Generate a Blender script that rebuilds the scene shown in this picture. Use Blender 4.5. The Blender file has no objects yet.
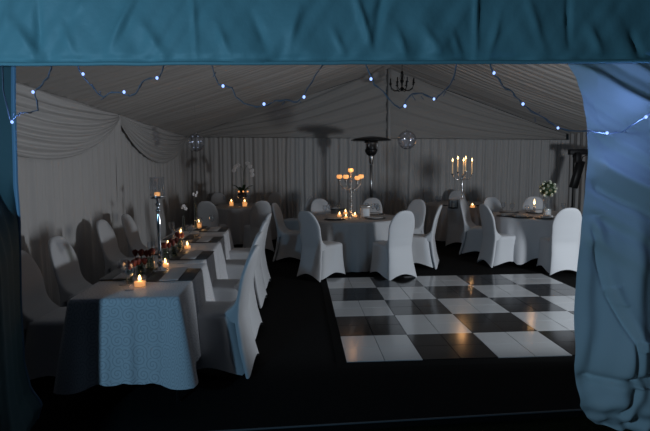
import bpy, math, random
from mathutils import Vector, Matrix, noise
PI = math.pi
R = random.Random(7)
sc = bpy.context.scene
col = sc.collection

# ------------------------------------------------------------------ camera model (650 x 431 frame)
F, PITCH, ROLL, YAW, H = 510.0, 0.0951, 0.01, 0.075, 1.55
def ray(u, v):
    dx, dy = u - 325, 215.5 - v
    a = dx * math.cos(ROLL) + dy * math.sin(ROLL); b = -dx * math.sin(ROLL) + dy * math.cos(ROLL)
    y = F * math.cos(PITCH) + b * math.sin(PITCH); z = b * math.cos(PITCH) - F * math.sin(PITCH)
    return a / y, z / y            # per metre of ground distance
def W(x, y, z=0.0):                # camera heading frame -> world (tent) frame
    return Vector((x * math.cos(YAW) + y * math.sin(YAW), -x * math.sin(YAW) + y * math.cos(YAW), z))
def G(u, v, z=0.0):                # pixel -> point on the plane at height z
    a, s = ray(u, v); d = (z - H) / s
    return W(a * d, d, z)
def D(u, v, d):                    # pixel -> point at ground distance d
    a, s = ray(u, v)
    return W(a * d, d, H + s * d)

cam_d = bpy.data.cameras.new('camera'); cam = bpy.data.objects.new('camera', cam_d); col.objects.link(cam)
cam_d.sensor_width = 36; cam_d.lens = F / 650 * 36; cam_d.clip_start = .05
cam.matrix_world = Matrix.Translation((0, 0, H)) @ Matrix.Rotation(-YAW, 4, 'Z') @ Matrix.Rotation(PI / 2 - PITCH, 4, 'X') @ Matrix.Rotation(-ROLL, 4, 'Z')
sc.camera = cam
vs = sc.view_settings
vs.view_transform = 'Standard'; vs.look = 'None'; vs.gamma = 1; vs.use_curve_mapping = False; vs.exposure = 0

# ------------------------------------------------------------------ materials
def mat(name, c, rough=.8, metal=0, spec=.5, emit=None, es=0, sheen=0, bump=None, noise_col=None, alpha=1, trans=0):
    m = bpy.data.materials.new(name); m.use_nodes = True
    nt = m.node_tree; b = nt.nodes['Principled BSDF']
    b.inputs['Base Color'].default_value = (*c, 1); b.inputs['Roughness'].default_value = rough
    b.inputs['Metallic'].default_value = metal; b.inputs['Specular IOR Level'].default_value = spec
    if sheen: b.inputs['Sheen Weight'].default_value = sheen
    if emit: b.inputs['Emission Color'].default_value = (*emit, 1); b.inputs['Emission Strength'].default_value = es
    if trans: b.inputs['Transmission Weight'].default_value = trans
    tc = nt.nodes.new('ShaderNodeTexCoord')
    if bump:
        sca, st, dist = bump
        n = nt.nodes.new('ShaderNodeTexNoise'); n.inputs['Scale'].default_value = sca; n.inputs['Detail'].default_value = 5
        nt.links.new(tc.outputs['Object'], n.inputs['Vector'])
        bp = nt.nodes.new('ShaderNodeBump'); bp.inputs['Strength'].default_value = st; bp.inputs['Distance'].default_value = dist
        nt.links.new(n.outputs['Fac'], bp.inputs['Height']); nt.links.new(bp.outputs['Normal'], b.inputs['Normal'])
    if noise_col:
        sca, c2 = noise_col
        n = nt.nodes.new('ShaderNodeTexNoise'); n.inputs['Scale'].default_value = sca; n.inputs['Detail'].default_value = 4
        nt.links.new(tc.outputs['Object'], n.inputs['Vector'])
        mx = nt.nodes.new('ShaderNodeMix'); mx.data_type = 'RGBA'
        mx.inputs[6].default_value = (*c, 1); mx.inputs[7].default_value = (*c2, 1)
        nt.links.new(n.outputs['Fac'], mx.inputs[0]); nt.links.new(mx.outputs[2], b.inputs['Base Color'])
    return m
def glass_mat(name, c=(.96, .98, 1), t=.5):
    m = bpy.data.materials.new(name); m.use_nodes = True; nt = m.node_tree
    nt.nodes.remove(nt.nodes['Principled BSDF']); o = nt.nodes['Material Output']
    tr = nt.nodes.new('ShaderNodeBsdfTransparent'); tr.inputs[0].default_value = (*c, 1)
    gl = nt.nodes.new('ShaderNodeBsdfGlossy'); gl.inputs['Roughness'].default_value = .04
    lw = nt.nodes.new('ShaderNodeLayerWeight'); lw.inputs[0].default_value = .35
    ma = nt.nodes.new('ShaderNodeMath'); ma.operation = 'MULTIPLY_ADD'; ma.inputs[1].default_value = t; ma.inputs[2].default_value = .04
    mx = nt.nodes.new('ShaderNodeMixShader')
    nt.links.new(lw.outputs['Facing'], ma.inputs[0]); nt.links.new(ma.outputs[0], mx.inputs[0])
    nt.links.new(tr.outputs[0], mx.inputs[1]); nt.links.new(gl.outputs[0], mx.inputs[2]); nt.links.new(mx.outputs[0], o.inputs[0])
    return m
def emit_mat(name, c, s):
    m = bpy.data.materials.new(name); m.use_nodes = True; nt = m.node_tree
    nt.nodes.remove(nt.nodes['Principled BSDF']); e = nt.nodes.new('ShaderNodeEmission')
    e.inputs[0].default_value = (*c, 1); e.inputs[1].default_value = s
    nt.links.new(e.outputs[0], nt.nodes['Material Output'].inputs[0]); return m
def damask_mat():
    m = mat('damask cloth', (.60, .60, .62), .62, sheen=.2); nt = m.node_tree; N = nt.nodes; L = nt.links; b = N['Principled BSDF']
    uv = N.new('ShaderNodeUVMap'); uv.uv_map = 'UVMap'
    vo = N.new('ShaderNodeTexVoronoi'); vo.voronoi_dimensions = '2D'; vo.inputs['Scale'].default_value = 13; vo.inputs['Randomness'].default_value = .55
    L.new(uv.outputs[0], vo.inputs['Vector'])
    vs_ = N.new('ShaderNodeVectorMath'); vs_.operation = 'SUBTRACT'
    L.new(uv.outputs[0], vs_.inputs[0]); L.new(vo.outputs['Position'], vs_.inputs[1])
    sp = N.new('ShaderNodeSeparateXYZ'); L.new(vs_.outputs[0], sp.inputs[0])
    at = N.new('ShaderNodeMath'); at.operation = 'ARCTAN2'; L.new(sp.outputs[1], at.inputs[0]); L.new(sp.outputs[0], at.inputs[1])
    r = N.new('ShaderNodeMath'); r.operation = 'MULTIPLY'; r.inputs[1].default_value = 22; L.new(vo.outputs['Distance'], r.inputs[0])
    if True:
        ad = N.new('ShaderNodeMath'); ad.operation = 'ADD'; L.new(at.outputs[0], ad.inputs[0]); L.new(r.outputs[0], ad.inputs[1])
    sn = N.new('ShaderNodeMath'); sn.operation = 'SINE'; L.new(ad.outputs[0], sn.inputs[0])
    cr = N.new('ShaderNodeMapRange'); cr.inputs[1].default_value = .35; cr.inputs[2].default_value = .8; L.new(sn.outputs[0], cr.inputs[0])
    mx = N.new('ShaderNodeMix'); mx.data_type = 'RGBA'; mx.inputs[6].default_value = (.62, .62, .64, 1); mx.inputs[7].default_value = (.46, .46, .48, 1)
    L.new(cr.outputs[0], mx.inputs[0]); L.new(mx.outputs[2], b.inputs['Base Color'])
    return m

M = {}
M['spandex'] = mat('white spandex', (.52, .53, .55), .6, sheen=.15, bump=(60, .08, .002))
M['lining'] = mat('grey voile lining', (.52, .51, .505), .9, spec=.1, bump=(25, .15, .003))
M['roof'] = mat('roof lining', (.42, .40, .385), .9, spec=.1, bump=(20, .12, .003))
M['canvas'] = mat('tent canvas', (.35, .35, .36), .85)
M['damask'] = damask_mat()
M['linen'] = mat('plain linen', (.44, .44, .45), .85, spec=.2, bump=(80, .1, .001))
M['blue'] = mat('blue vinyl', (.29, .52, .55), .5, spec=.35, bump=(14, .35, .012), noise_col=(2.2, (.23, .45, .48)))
M['voile'] = mat('pale voile curtain', (.74, .76, .76), .75, spec=.25, sheen=.2, bump=(40, .12, .002))
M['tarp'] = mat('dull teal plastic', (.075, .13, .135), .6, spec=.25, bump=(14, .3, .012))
M['hem'] = mat('pale blue hem', (.22, .34, .46), .5)
M['carpet'] = mat('dark carpet', (.012, .0115, .0115), .98, spec=.05, bump=(180, .6, .004), noise_col=(30, (.007, .007, .007)))
M['grass'] = mat('night grass', (.006, .010, .005), .95, spec=.05, bump=(60, .9, .02), noise_col=(25, (.010, .012, .006)))
M['tile_w'] = mat('white dance tile', (.44, .45, .46), .16, spec=.5)
M['tile_b'] = mat('black dance tile', (.014, .013, .013), .13, spec=.5)
M['edge'] = mat('black edging', (.006, .006, .006), .8, spec=.1)
M['alu'] = mat('dull strip', (.07, .07, .075), .7)
M['silver'] = mat('polished silver', (.72, .72, .74), .15, metal=1)
M['silverm'] = mat('mottled silver', (.5, .48, .46), .3, metal=.9, bump=(120, .5, .004))
M['steel'] = mat('brushed steel', (.55, .55, .56), .3, metal=1)
M['blackm'] = mat('black metal', (.012, .012, .013), .45, metal=.3)
M['black'] = mat('black plastic', (.010, .010, .012), .55)
M['heatb'] = mat('dark enamel', (.03, .03, .032), .35, metal=.5)
M['glass'] = glass_mat('clear glass')
M['bubble'] = glass_mat('bubble glass', (.93, .95, 1), .9)
M['wax'] = mat('ivory wax', (.75, .62, .42), .5, emit=(1, .55, .2), es=.12)
M['waxw'] = mat('white wax', (.7, .7, .68), .5)
M['flame'] = emit_mat('candle flame', (1, .62, .24), 9)
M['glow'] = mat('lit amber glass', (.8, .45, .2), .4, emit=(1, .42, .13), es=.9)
M['led'] = emit_mat('blue white led', (.30, .46, 1), 1.9)
M['ledin'] = emit_mat('tiny led', (.6, .72, 1), .7)  # emission standing in for LED reflections in the glass bubbles
M['wire'] = mat('clear cable', (.20, .22, .27), .4)
M['mat'] = mat('black charger', (.045, .043, .043), .45)
M['linen_w'] = mat('bright linen', (.62, .62, .64), .8, spec=.2, bump=(80, .1, .001))  # lighter copy of the plain linen, brightness of the lit cloth put into colour
M['napkin'] = mat('white napkin', (.52, .51, .51), .8)
M['plate'] = mat('white china', (.6, .6, .6), .25)
M['rose'] = mat('dusky red rose', (.25, .05, .03), .6, noise_col=(60, (.14, .02, .018)))
M['leaf'] = mat('dark leaf', (.02, .045, .015), .5)
M['orchid'] = mat('white orchid', (.85, .82, .82), .6)
M['cream'] = mat('cream rose', (.66, .68, .55), .6)
M['water'] = glass_mat('dark water glass', (.75, .8, .75), .6)
M['card'] = mat('white card', (.66, .68, .7), .6)
M['boxw'] = mat('pearl box', (.45, .40, .37), .5)
M['wick'] = mat('wick', (.01, .01, .01), .9)

# ------------------------------------------------------------------ mesh builder
class MB:
    def __init__(s): s.v = []; s.f = []; s.uv = None
    def add(s, vs_, fs):
        o = len(s.v); s.v += [tuple(p) for p in vs_]; s.f += [tuple(i + o for i in f) for f in fs]; return s
    def box(s, c, d, rz=0, bev=0):
        cx, cy, cz = c; hx, hy, hz = d[0] / 2, d[1] / 2, d[2] / 2; b = min(bev, hx * .9, hy * .9, hz * .9)
        ca, sa = math.cos(rz), math.sin(rz); rings = []
        lv = [(-hz, b), (-hz + b, 0), (hz - b, 0), (hz, b)] if b else [(-hz, 0), (hz, 0)]
        for z, i in lv:
            x, y = hx - i, hy - i; k = b if i == 0 else 0
            pts = [(x, y - k), (x - k, y), (-x + k, y), (-x, y - k), (-x, -y + k), (-x + k, -y), (x - k, -y), (x, -y + k)] if b else [(x, y), (-x, y), (-x, -y), (x, -y)]
            rings.append([(cx + p[0] * ca - p[1] * sa, cy + p[0] * sa + p[1] * ca, cz + z) for p in pts])
        return s.loft(rings, True, True)
    def loft(s, rings, cap0=False, cap1=False, closed=True):
        n = len(rings[0]); vs_ = [p for r in rings for p in r]; fs = []
        for i in range(len(rings) - 1):
            for j in range(n if closed else n - 1):
                k = (j + 1) % n; fs.append((i * n + j, i * n + k, (i + 1) * n + k, (i + 1) * n + j))
        if cap0: fs.append(tuple(reversed(range(n))))
        if cap1: fs.append(tuple(range((len(rings) - 1) * n, len(rings) * n)))
        return s.add(vs_, fs)
    def lathe(s, prof, c=(0, 0, 0), n=20, ax=None):
        rings = [[(c[0] + r * math.cos(2 * PI * j / n), c[1] + r * math.sin(2 * PI * j / n), c[2] + z) for j in range(n)] for r, z in prof]
        return s.loft(rings, prof[0][0] > 1e-4, prof[-1][0] > 1e-4)
    def tube(s, pts, r, n=8):
        pts = [Vector(p) for p in pts]; rs = r if isinstance(r, (list, tuple)) else [r] * len(pts); rings = []
        up = Vector((0, 0, 1)); prev = None
        for i, p in enumerate(pts):
            t = (pts[min(i + 1, len(pts) - 1)] - pts[max(i - 1, 0)]).normalized()
            a = t.cross(up) if prev is None else prev - t * prev.dot(t)
            if a.length < 1e-3: a = t.cross(Vector((1, 0, 0)))
            a.normalize(); prev = a; b = t.cross(a)
            rings.append([p + (a * math.cos(2 * PI * j / n) + b * math.sin(2 * PI * j / n)) * rs[i] for j in range(n)])
        return s.loft(rings, True, True)
    def ball(s, c, r, n=12, m=8, sx=1, sy=1, sz=1):
        prof = [(max(r * math.sin(PI * i / m), 1e-5), -r * math.cos(PI * i / m)) for i in range(m + 1)]
        rings = [[(c[0] + q * sx * math.cos(2 * PI * j / n), c[1] + q * sy * math.sin(2 * PI * j / n), c[2] + z * sz) for j in range(n)] for q, z in prof]
        return s.loft(rings)
    def grid(s, nu, nv, fn):
        vs_ = [fn(i / nu, j / nv) for j in range(nv + 1) for i in range(nu + 1)]
        fs = [(j * (nu + 1) + i, j * (nu + 1) + i + 1, (j + 1) * (nu + 1) + i + 1, (j + 1) * (nu + 1) + i) for j in range(nv) for i in range(nu)]
        return s.add(vs_, fs)
    def build(s, name, m, parent=None, smooth=True, loc=None, uv=None):
        me = bpy.data.meshes.new(name); me.from_pydata(s.v, [], s.f); me.materials.append(M[m])
        if smooth:
            me.shade_smooth() if hasattr(me, 'shade_smooth') else None
            if smooth == 'auto':
                try: me.set_sharp_from_angle(angle=.7)
                except Exception: pass
        if uv:
            l = me.uv_layers.new(name='UVMap'); vi = [0] * len(me.loops); me.loops.foreach_get('vertex_index', vi)
            fl = []
            for i in vi: fl += uv[i]
            l.data.foreach_set('uv', fl)
        me.update(); o = bpy.data.objects.new(name, me); col.objects.link(o)
        if parent: o.parent = parent
        if loc is not None: o.location = loc
        return o
def thing(name, label, cat, loc=(0, 0, 0), rz=0, group=None):
    o = bpy.data.objects.new(name, None); o.empty_display_size = .1; col.objects.link(o)
    o.location = loc; o.rotation_euler = (0, 0, rz); return tag(o, label, cat, group)
def tag(o, label, cat, group=None):
    o['label'] = label; o['category'] = cat
    if group: o['group'] = group
    return o
def struct(o, label=None):
    o['kind'] = 'structure'
    if label: o['label'] = label; 
    return o
KIDS = {}
def dup(root, loc, rz=0, label=None, group=None, scale=None):
    def cp(o, par):
        c = o.copy(); col.objects.link(c)
        if par: c.parent = par
        for ch in [x for x in ALL() if x.parent == o]: cp(ch, c)
        return c
    r = cp(root, None); r.location = loc; r.rotation_euler = (0, 0, rz)
    if label: r['label'] = label
    if group: r['group'] = group
    if scale: r.scale = (scale,) * 3
    return r
def ALL(): return list(col.objects)
def n1(x, s=0): return noise.noise(Vector((x, s * 3.7, .3)))

# ------------------------------------------------------------------ the tent shell
XL, XR, YF, YB, EAVE, RIDGE = -2.42, 7.1, 3.08, 12.6, 2.30, 3.92
XM = 2.54
def RZ(x): return EAVE + (RIDGE - EAVE) * ((x - XL) / (XM - XL) if x < XM else (XR - x) / (XR - XM))
# floor and ground
TH0, TH1 = G(250, 429), G(600, 405.5)
td = (TH1 - TH0).normalized()
def th_y(x): return TH0.y + (x - TH0.x) * td.y / td.x * .6
fl = MB(); fl.add([(XL - .1, th_y(XL), -.06), (XR + .1, th_y(XR), -.06), (XR + .1, YB + .2, -.06), (XL - .1, YB + .2, -.06),
                   (XL - .1, th_y(XL), 0), (XR + .1, th_y(XR), 0), (XR + .1, YB + .2, 0), (XL - .1, YB + .2, 0)],
                  [(0, 3, 2, 1), (4, 5, 6, 7), (0, 1, 5, 4), (1, 2, 6, 5), (2, 3, 7, 6), (3, 0, 4, 7)])
struct(fl.build('floor', 'carpet', smooth=False))
g = MB().grid(60, 60, lambda a, b: (-16 + 36 * a, -12 + 36 * b, -.045 + .008 * n1(a * 90, b * 90)))
struct(g.build('ground', 'grass'))
tr = MB(); a0 = Vector((XL, th_y(XL), 0)); a1 = Vector((XR, th_y(XR), 0))
tr.tube([a0 + Vector((0, -.006, .0)), a1 + Vector((0, -.006, .0))], .006, 6)
struct(tr.build('trim_1', 'alu'))

def pleats(x, per, seed):
    return math.sin(2 * PI * x / per + 2.2 * n1(x * 1.3, seed) * 2) * .6 + .4 * math.sin(2 * PI * x / (per * .43) + 3 * n1(x * 2.1, seed + 4))
# back wall: canvas and gathered drape
o = MB().box(((XL + XR) / 2, YB + .12, EAVE / 2), (XR - XL + .3, .02, EAVE)).build('wall_back', 'canvas', smooth=False); struct(o)
def backdrape(a, b):
    x = XL - .03 + (XR - XL + .06) * a; z = .02 + (EAVE - .04 - .12 * a) * b
    amp = .030 + .024 * (1 - b)
    return (x + .02 * n1(b * 2, x * 3), YB - .17 - amp * pleats(x + .03 * n1(b * 1.5, 2), .25, 1), z)
o = MB().grid(760, 14, backdrape).build('drape_lining', 'lining'); tag(o, 'long gathered grey drape hanging across the far end wall below the gable', 'curtain')
# left / right wall canvas
for nm, x in (('wall_left', XL - .14), ('wall_right', XR + .14)):
    struct(MB().box((x, (YF + YB) / 2, EAVE / 2), (.02, YB - YF + .2, EAVE)).build(nm, 'canvas', smooth=False))
def sidedrape(sx, xw):
    def fn(a, b):
        y = YF - .02 + (YB - YF - .08) * a; z = .02 + EAVE * b
        k = math.exp(-((y - 7.55) / .12) ** 2) * .05
        return (xw + sx * (.0 + (.02 + .02 * (1 - b)) * pleats(y + .1 * n1(b * 1.3, 5), .30, 7) + k * 1.2), y, z)
    return fn
o = MB().grid(620, 14, sidedrape(1, XL)).build('drape_lining', 'lining'); tag(o, 'grey gathered drape lining the left side wall behind the long table', 'curtain')
# swags on both side walls, bay by bay
def swag(y0, y1, x, sx, label):
    def fn(a, b):
        s = 4 * a * (1 - a); drop = .07 + .60 * s ** .8
        z = EAVE + .02 - drop * b
        bulge = (.012 + .075 * math.sin(PI * b ** .9)) * (.35 + .65 * s ** .5)
        fold = .020 * math.sin(2 * PI * (b ** 1.15) * 7.5 + 1.6 * n1(a * 5, b * 3)) * (.4 + .6 * s)
        return (x + sx * (.04 + bulge + fold), y0 + (y1 - y0) * a, z)
    o = MB().grid(90, 90, fn).build('swag', 'lining'); return tag(o, label, 'swag')
swag(3.0, 7.55, XL, 1, 'large grey fabric swag high on the left wall nearest the entrance')
swag(7.60, 12.45, XL, 1, 'smaller looking grey fabric swag at the far end of the left wall')
# gathered knot drop between swags
kn = MB().grid(10, 14, lambda a, b: (XL + .03 + (.045 - .02 * b) * math.sin(a * PI) ** .7 + .008 * math.sin(a * PI * 7), 7.57 + (a - .5) * (.12 + .30 * b), EAVE + .01 - 1.9 * b))
o = kn.build('drape_tail', 'lining'); tag(o, 'narrow gathered grey fabric tail falling between the two left wall swags', 'curtain')
o = MB().grid(420, 10, sidedrape(-1, XR)).build('drape_lining', 'lining'); tag(o, 'grey gathered drape on the right side wall behind the loudspeaker stand', 'curtain')
# end gable: two lined halves and canvas
def gable(x0, x1, seed):
    def fn(a, b):
        x = x0 + (x1 - x0) * a; top = RZ(x)
        z = EAVE - .22 + (top - EAVE + .22) * b
        q = b * 3.4 + .35 * math.sin(a * PI) + .4 * n1(a * 2, seed)
        return (x, YB - .03 - .02 * math.sin(2 * PI * q * 1.6) - .008 * math.sin(2 * PI * q * 4.1 + a * 3), z)
    return fn
gb = MB(); gb.grid(50, 60, gable(XL, XM, 1)); gb.grid(50, 60, gable(XM, XR, 6))
struct(gb.build('wall_gable', 'roof'))
# ceiling lining, gathered along the length of the tent; two slopes
def slope(xe, seed):
    def fn(a, b):
        y = YF - .05 + (YB - YF + .05) * a; x = xe + (XM - xe) * b
        z = EAVE + (RIDGE - EAVE) * b
        sag = -.10 * math.sin(PI * b) * (.5 - .5 * math.cos(2 * PI * (y - 2.6) / 5.0))
        w = .022 * pleats(y + .12 * n1(b * 1.2, seed), .24, seed) + .012 * n1(y * 3, b * 2 + seed)
        return (x, y, z + sag + w + .02)
    return fn
cl = MB(); cl.grid(640, 14, slope(XL, 3)); cl.grid(640, 14, slope(XR, 9))
struct(cl.build('ceiling', 'roof'))
rc = MB(); rc.add([(XL - .2, YF, EAVE - .02), (XM, YF, RIDGE + .1), (XR + .2, YF, EAVE - .02), (XL - .2, YB + .2, EAVE + .0), (XM, YB + .2, RIDGE + .12), (XR + .2, YB + .2, EAVE + .0)], [(0, 1, 4, 3), (1, 2, 5, 4)])
struct(rc.build('roof', 'canvas', smooth=False))
# poles
o = MB().tube([(XM, YB - .085, .0), (XM, YB - .085, RIDGE - .03)], .045, 12).build('tent_pole', 'lining')
tag(o, 'fabric wrapped upright pole in the middle of the far gable', 'pole')
# front gable above the opening
fg = MB(); zb = 2.22
fg.add([(XL - .2, YF + .02, zb), (XR + .2, YF + .02, zb), (XR + .2, YF + .02, EAVE), (XM, YF + .02, RIDGE + .1), (XL - .2, YF + .02, EAVE)], [(0, 1, 2, 3, 4)])
struct(fg.build('wall_front', 'canvas', smooth=False))

# ------------------------------------------------------------------ blue fascia over the entrance
VD = 2.62
vl0 = D(0, 64.5, VD); vl1 = D(650, 61.5, VD)
CREASE = [(140, -10, 104, 56, .030, 5), (42, -5, 36, 60, -.02, 4), (14, 20, 40, 60, .015, 5), (60, 20, 75, 58, .015, 5), (95, -10, 70, 20, .015, 5), (193, -20, 196, 62, .012, 3), (250, 10, 268, 52, -.015, 5),
 (215, 20, 230, 58, .012, 4), (300, 5, 285, 56, .015, 5), (352, -10, 372, 52, .022, 4), (385, -20, 372, 50, -.02, 5), (474, -30, 476, 62, .018, 3), (500, 10, 488, 60, .014, 4), (420, 25, 440, 58, .014, 5), (520, -10, 545, 58, .014, 5),
 (566, -10, 568, 50, -.018, 3), (585, 25, 600, 58, .016, 5), (330, 25, 345, 58, .012, 4), (140, 20, 165, 58, .012, 5), (628, 30, 642, 60, -.02, 4), (395, 25, 405, 60, .012, 4), (450, 30, 462, 60, .012, 4), (12, -30, 8, 40, .012, 5)]
def fascia(a, b):
    p = vl0.lerp(vl1, -.35 + 1.7 * a); x = a * 12
    z = p.z + .92 * b
    px = 325 + (a - .5) * 650 * 1.7; vv = 62 - b * 180; e = math.exp(-b * 5)
    w = .030 * e * n1(x * 4.2 + b * 5, 2) + .05 * n1(x * 1.1 - b * 2.0, 5) * (.4 + b) + .012 * n1(x * 6.5 - b * 9, 12)
    for (u0, v0, u1, v1, d, wd_) in CREASE:
        lx, ly = u1 - u0, v1 - v0; L = math.hypot(lx, ly); q = ((px - u0) * lx + (vv - v0) * ly) / L / L
        if -.1 < q < 1.1:
            dist = ((px - u0) * ly - (vv - v0) * lx) / L
            w += d * math.exp(-(dist / wd_) ** 2) * max(0, min(1, 1.1 - abs(q - .5) * 2)) * (1 + .6 * math.tanh(dist / wd_))
    w += -.010 * math.exp(-((b - .025) / .015) ** 2)
    return (p.x - .0 + .0, p.y - w, z + .004 * n1(x * 3, 8))
t = thing('entrance_fascia', 'wide creased blue vinyl fascia across the top of the entrance', 'fascia', (0, 0, 0))
MB().grid(560, 90, fascia).build('panel', 'blue', t)
hp = [vl0.lerp(vl1, -.35 + 1.7 * i / 120) + Vector((0, -.004, .004 * n1(i * .3, 8))) for i in range(121)]
MB().tube(hp, .010, 8).build('hem_roll', 'blue', t)

# ------------------------------------------------------------------ curtains at the entrance
def interp(tab, v):
    for (a, x0), (b, x1) in zip(tab, tab[1:]):
        if v <= b:
            k = (v - a) / (b - a); k = max(0, min(1, k)); k = k * k * (3 - 2 * k) * .4 + k * .6
            return x0 + (x1 - x0) * k
    return tab[-1][1]
CD = 2.90
LT = [(56, 563), (62, 567), (80, 577), (100, 583), (125, 587), (153, 588), (190, 585), (228, 581), (280, 576), (330, 570), (358, 568), (377, 571), (398, 575), (413, 586), (422, 597), (429, 606)]
def rcurt(a, b):
    v = 56 + (428 - 56) * b; ul = interp(LT, v)
    if b > .96: ul += 0
    u = ul + (760 - ul) * a
    z_low = 0
    p = D(u, v, CD)
    def sm(x, a_, b_): k = max(0, min(1, (x - a_) / (b_ - a_))); return k * k * (3 - 2 * k)
    uu = u + 6 * n1(v * .02, 3)
    top = 1 - sm(v, 190, 290); low = sm(v, 185, 270); bot = sm(v, 372, 420)
    d1 = (v - 62) - .62 * (uu - 570) + 9 * n1(uu * .03, 2)
    f1 = (.024 * math.sin(d1 / 6.2) + .030 * math.sin(d1 / 12.0 + 1) + .006 * math.sin(d1 / 2.6)) * top
    d2 = uu + .16 * (v - 230) + 14 * n1(v * .012, 9)
    f2 = (.022 * math.sin(d2 / 7.0) + .016 * math.sin(d2 / 12.5 + 2) + .005 * math.sin(d2 / 3)) * low
    f3 = bot * (.022 * math.sin(u / 3.0 + 2.5 * n1(v * .08, 4)) + .016 * math.sin((v + u * .5) / 3.2))
    edge = min(1, a * 14)
    crease = -.045 * math.exp(-((v - 369 + .12 * (u - 595) * (u > 595)) / 4.0) ** 2) * edge * (1 if u < 640 else max(0, 1 - (u - 640) / 30))
    for (u0, v0, u1, v1, dd) in ((590, 225, 602, 290, .022), (602, 290, 616, 332, .035), (616, 332, 615, 368, .04), (660, 270, 634, 372, .025), (618, 375, 606, 402, .03)):
        lx, ly = u1 - u0, v1 - v0; L = math.hypot(lx, ly); q = ((u - u0) * lx + (v - v0) * ly) / L / L; dist = ((u - u0) * ly - (v - v0) * lx) / L
        if -.15 < q < 1.15: crease += -dd * math.exp(-(dist / 2.6) ** 2) * min(1, (1.15 - abs(q - .5) * 2) * 3 if abs(q - .5) < .575 else 0) + dd * .5 * math.exp(-((dist - 6) / 5) ** 2)
    body = .16 * math.sin(PI * min(1, a * 1.2 + .0)) * (.4 + .6 * b) + .07 * math.exp(-((v - 350) / 35) ** 2) + .05 * math.exp(-((v - 392) / 14) ** 2)
    w = body + (f1 + f2) * edge * (1 - .6 * bot) + f3 * edge + crease
    zz = max(.012, p.z - .02 * b)
    return (p.x, p.y - w, zz)
t = thing('entrance_curtain', 'pale blue lit gathered curtain hanging at the right side of the entrance', 'curtain', (0, 0, 0))
MB().grid(230, 300, rcurt).build('fabric', 'voile', t)
# rings that hold the curtain under the fascia
for i in range(7):
    p = D(618 + i * 9, 61, CD - .03); MB().tube([p + Vector((.0, .0, .03)), p + Vector((0, 0, -.01))], .006, 6).build('hook', 'black', t)

RT = [(56, 15), (100, 15), (180, 17), (225, 20), (300, 21), (360, 24), (385, 30), (404, 42), (418, 38), (431, 34)]
def lcurt(a, b):
    v = 56 + (419 - 56) * b; ur = interp(RT, v)
    r_, s_ = ray(ur, v); z = H + s_ * CD
    k = max(0, min(1, (1.62 - z) / .55)); k = k * k * (3 - 2 * k)          # lower cloth swept forward out of view, shaped to shade the table front
    E_ = Vector((r_ * CD, CD)); F_ = Vector((-2.2, 2.86)).lerp(Vector((-1.455, 2.20)), k); G_ = Vector((-2.9, 2.9)).lerp(Vector((-2.7, 2.35)), k)
    q = F_.lerp(E_, (a - .5) * 2) if a > .5 else G_.lerp(F_, a * 2)
    if .35 < a < .65:
        h = (a - .35) / .3; q = (G_.lerp(F_, .7)).lerp(F_, h).lerp(F_.lerp(E_, .3), h) if True else q
    f = math.sin(2 * PI * (a * 9 + .5 * n1(b * 2.5, 1))) * .018 + .008 * n1(a * 14, b * 9)
    edge = min(1, (1 - a) * 12)
    side = min(1, max(0, (a - .4) * 5)); f *= 1 - .8 * side * k
    p = W(q.x - (f + .015) * edge * side, q.y - (f + .02) * edge * (1 - side * .8), max(.012, z))
    return tuple(p)
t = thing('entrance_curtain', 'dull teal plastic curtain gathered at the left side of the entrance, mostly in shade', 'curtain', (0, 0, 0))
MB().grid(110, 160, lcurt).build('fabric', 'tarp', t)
hem = MB(); hem.grid(4, 100, lambda a, b: tuple(D(interp(RT, 56 + 363 * b) - 4 + 5 * a, 56 + 363 * b, CD - .01 - .008 * math.sin(a * PI)).lerp(D(interp(RT, 56 + 363 * b) - 4 + 5 * a, 56 + 363 * b, CD - .01), 0)))
hem.build('hem', 'hem', t)

# ------------------------------------------------------------------ fairy lights across the entrance
segs = [[(52, 58), (51, 68), (48, 77), (42, 84), (34, 92), (37, 101), (38, 110), (30, 112), (20, 113), (14, 118), (11, 123), (7, 110), (3, 90), (2, 60)],
 [(76, 58), (78, 66), (80, 72), (86, 80), (92, 86), (98, 94), (104, 97), (112, 92), (122, 93), (130, 96), (136, 93), (142, 82), (150, 78), (158, 78), (162, 72), (165, 58)],
 [(210, 58), (214, 74), (218, 84), (224, 85), (232, 88), (236, 97), (244, 103), (256, 107), (264, 106), (275, 101), (285, 100), (297, 102), (303, 97), (309, 86), (318, 72), (328, 58)],
 [(362, 56), (370, 74), (374, 84), (384, 92), (392, 103), (400, 108), (405, 106), (406, 100), (412, 94), (422, 93), (430, 97), (436, 99), (443, 92), (450, 85), (454, 78), (456, 66), (459, 56)],
 [(487, 56), (494, 74), (500, 80), (503, 86), (513, 92), (516, 97), (524, 105), (532, 111), (545, 118), (558, 128), (575, 131), (590, 131), (607, 134), (622, 132), (634, 124), (646, 117), (656, 108), (668, 60)]]
leds = [(12, 122), (33, 92), (83, 74), (124, 92), (157, 78), (223, 86), (264, 104), (304, 97), (371, 79), (405, 106), (434, 99), (457, 61.5), (494, 73), (523, 104), (558, 128), (607, 133), (646, 117)]
def wd(u): return 2.76 - (.10 if u > 565 else 0) * min(1, (u - 565) / 20 if u > 565 else 0) - (.06 if u < 30 else 0)
t = thing('fairy_light_string', 'clear cable string of blue white LEDs looping below the entrance fascia', 'string lights', (0, 0, 0))
wm = MB(); order = []
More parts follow.
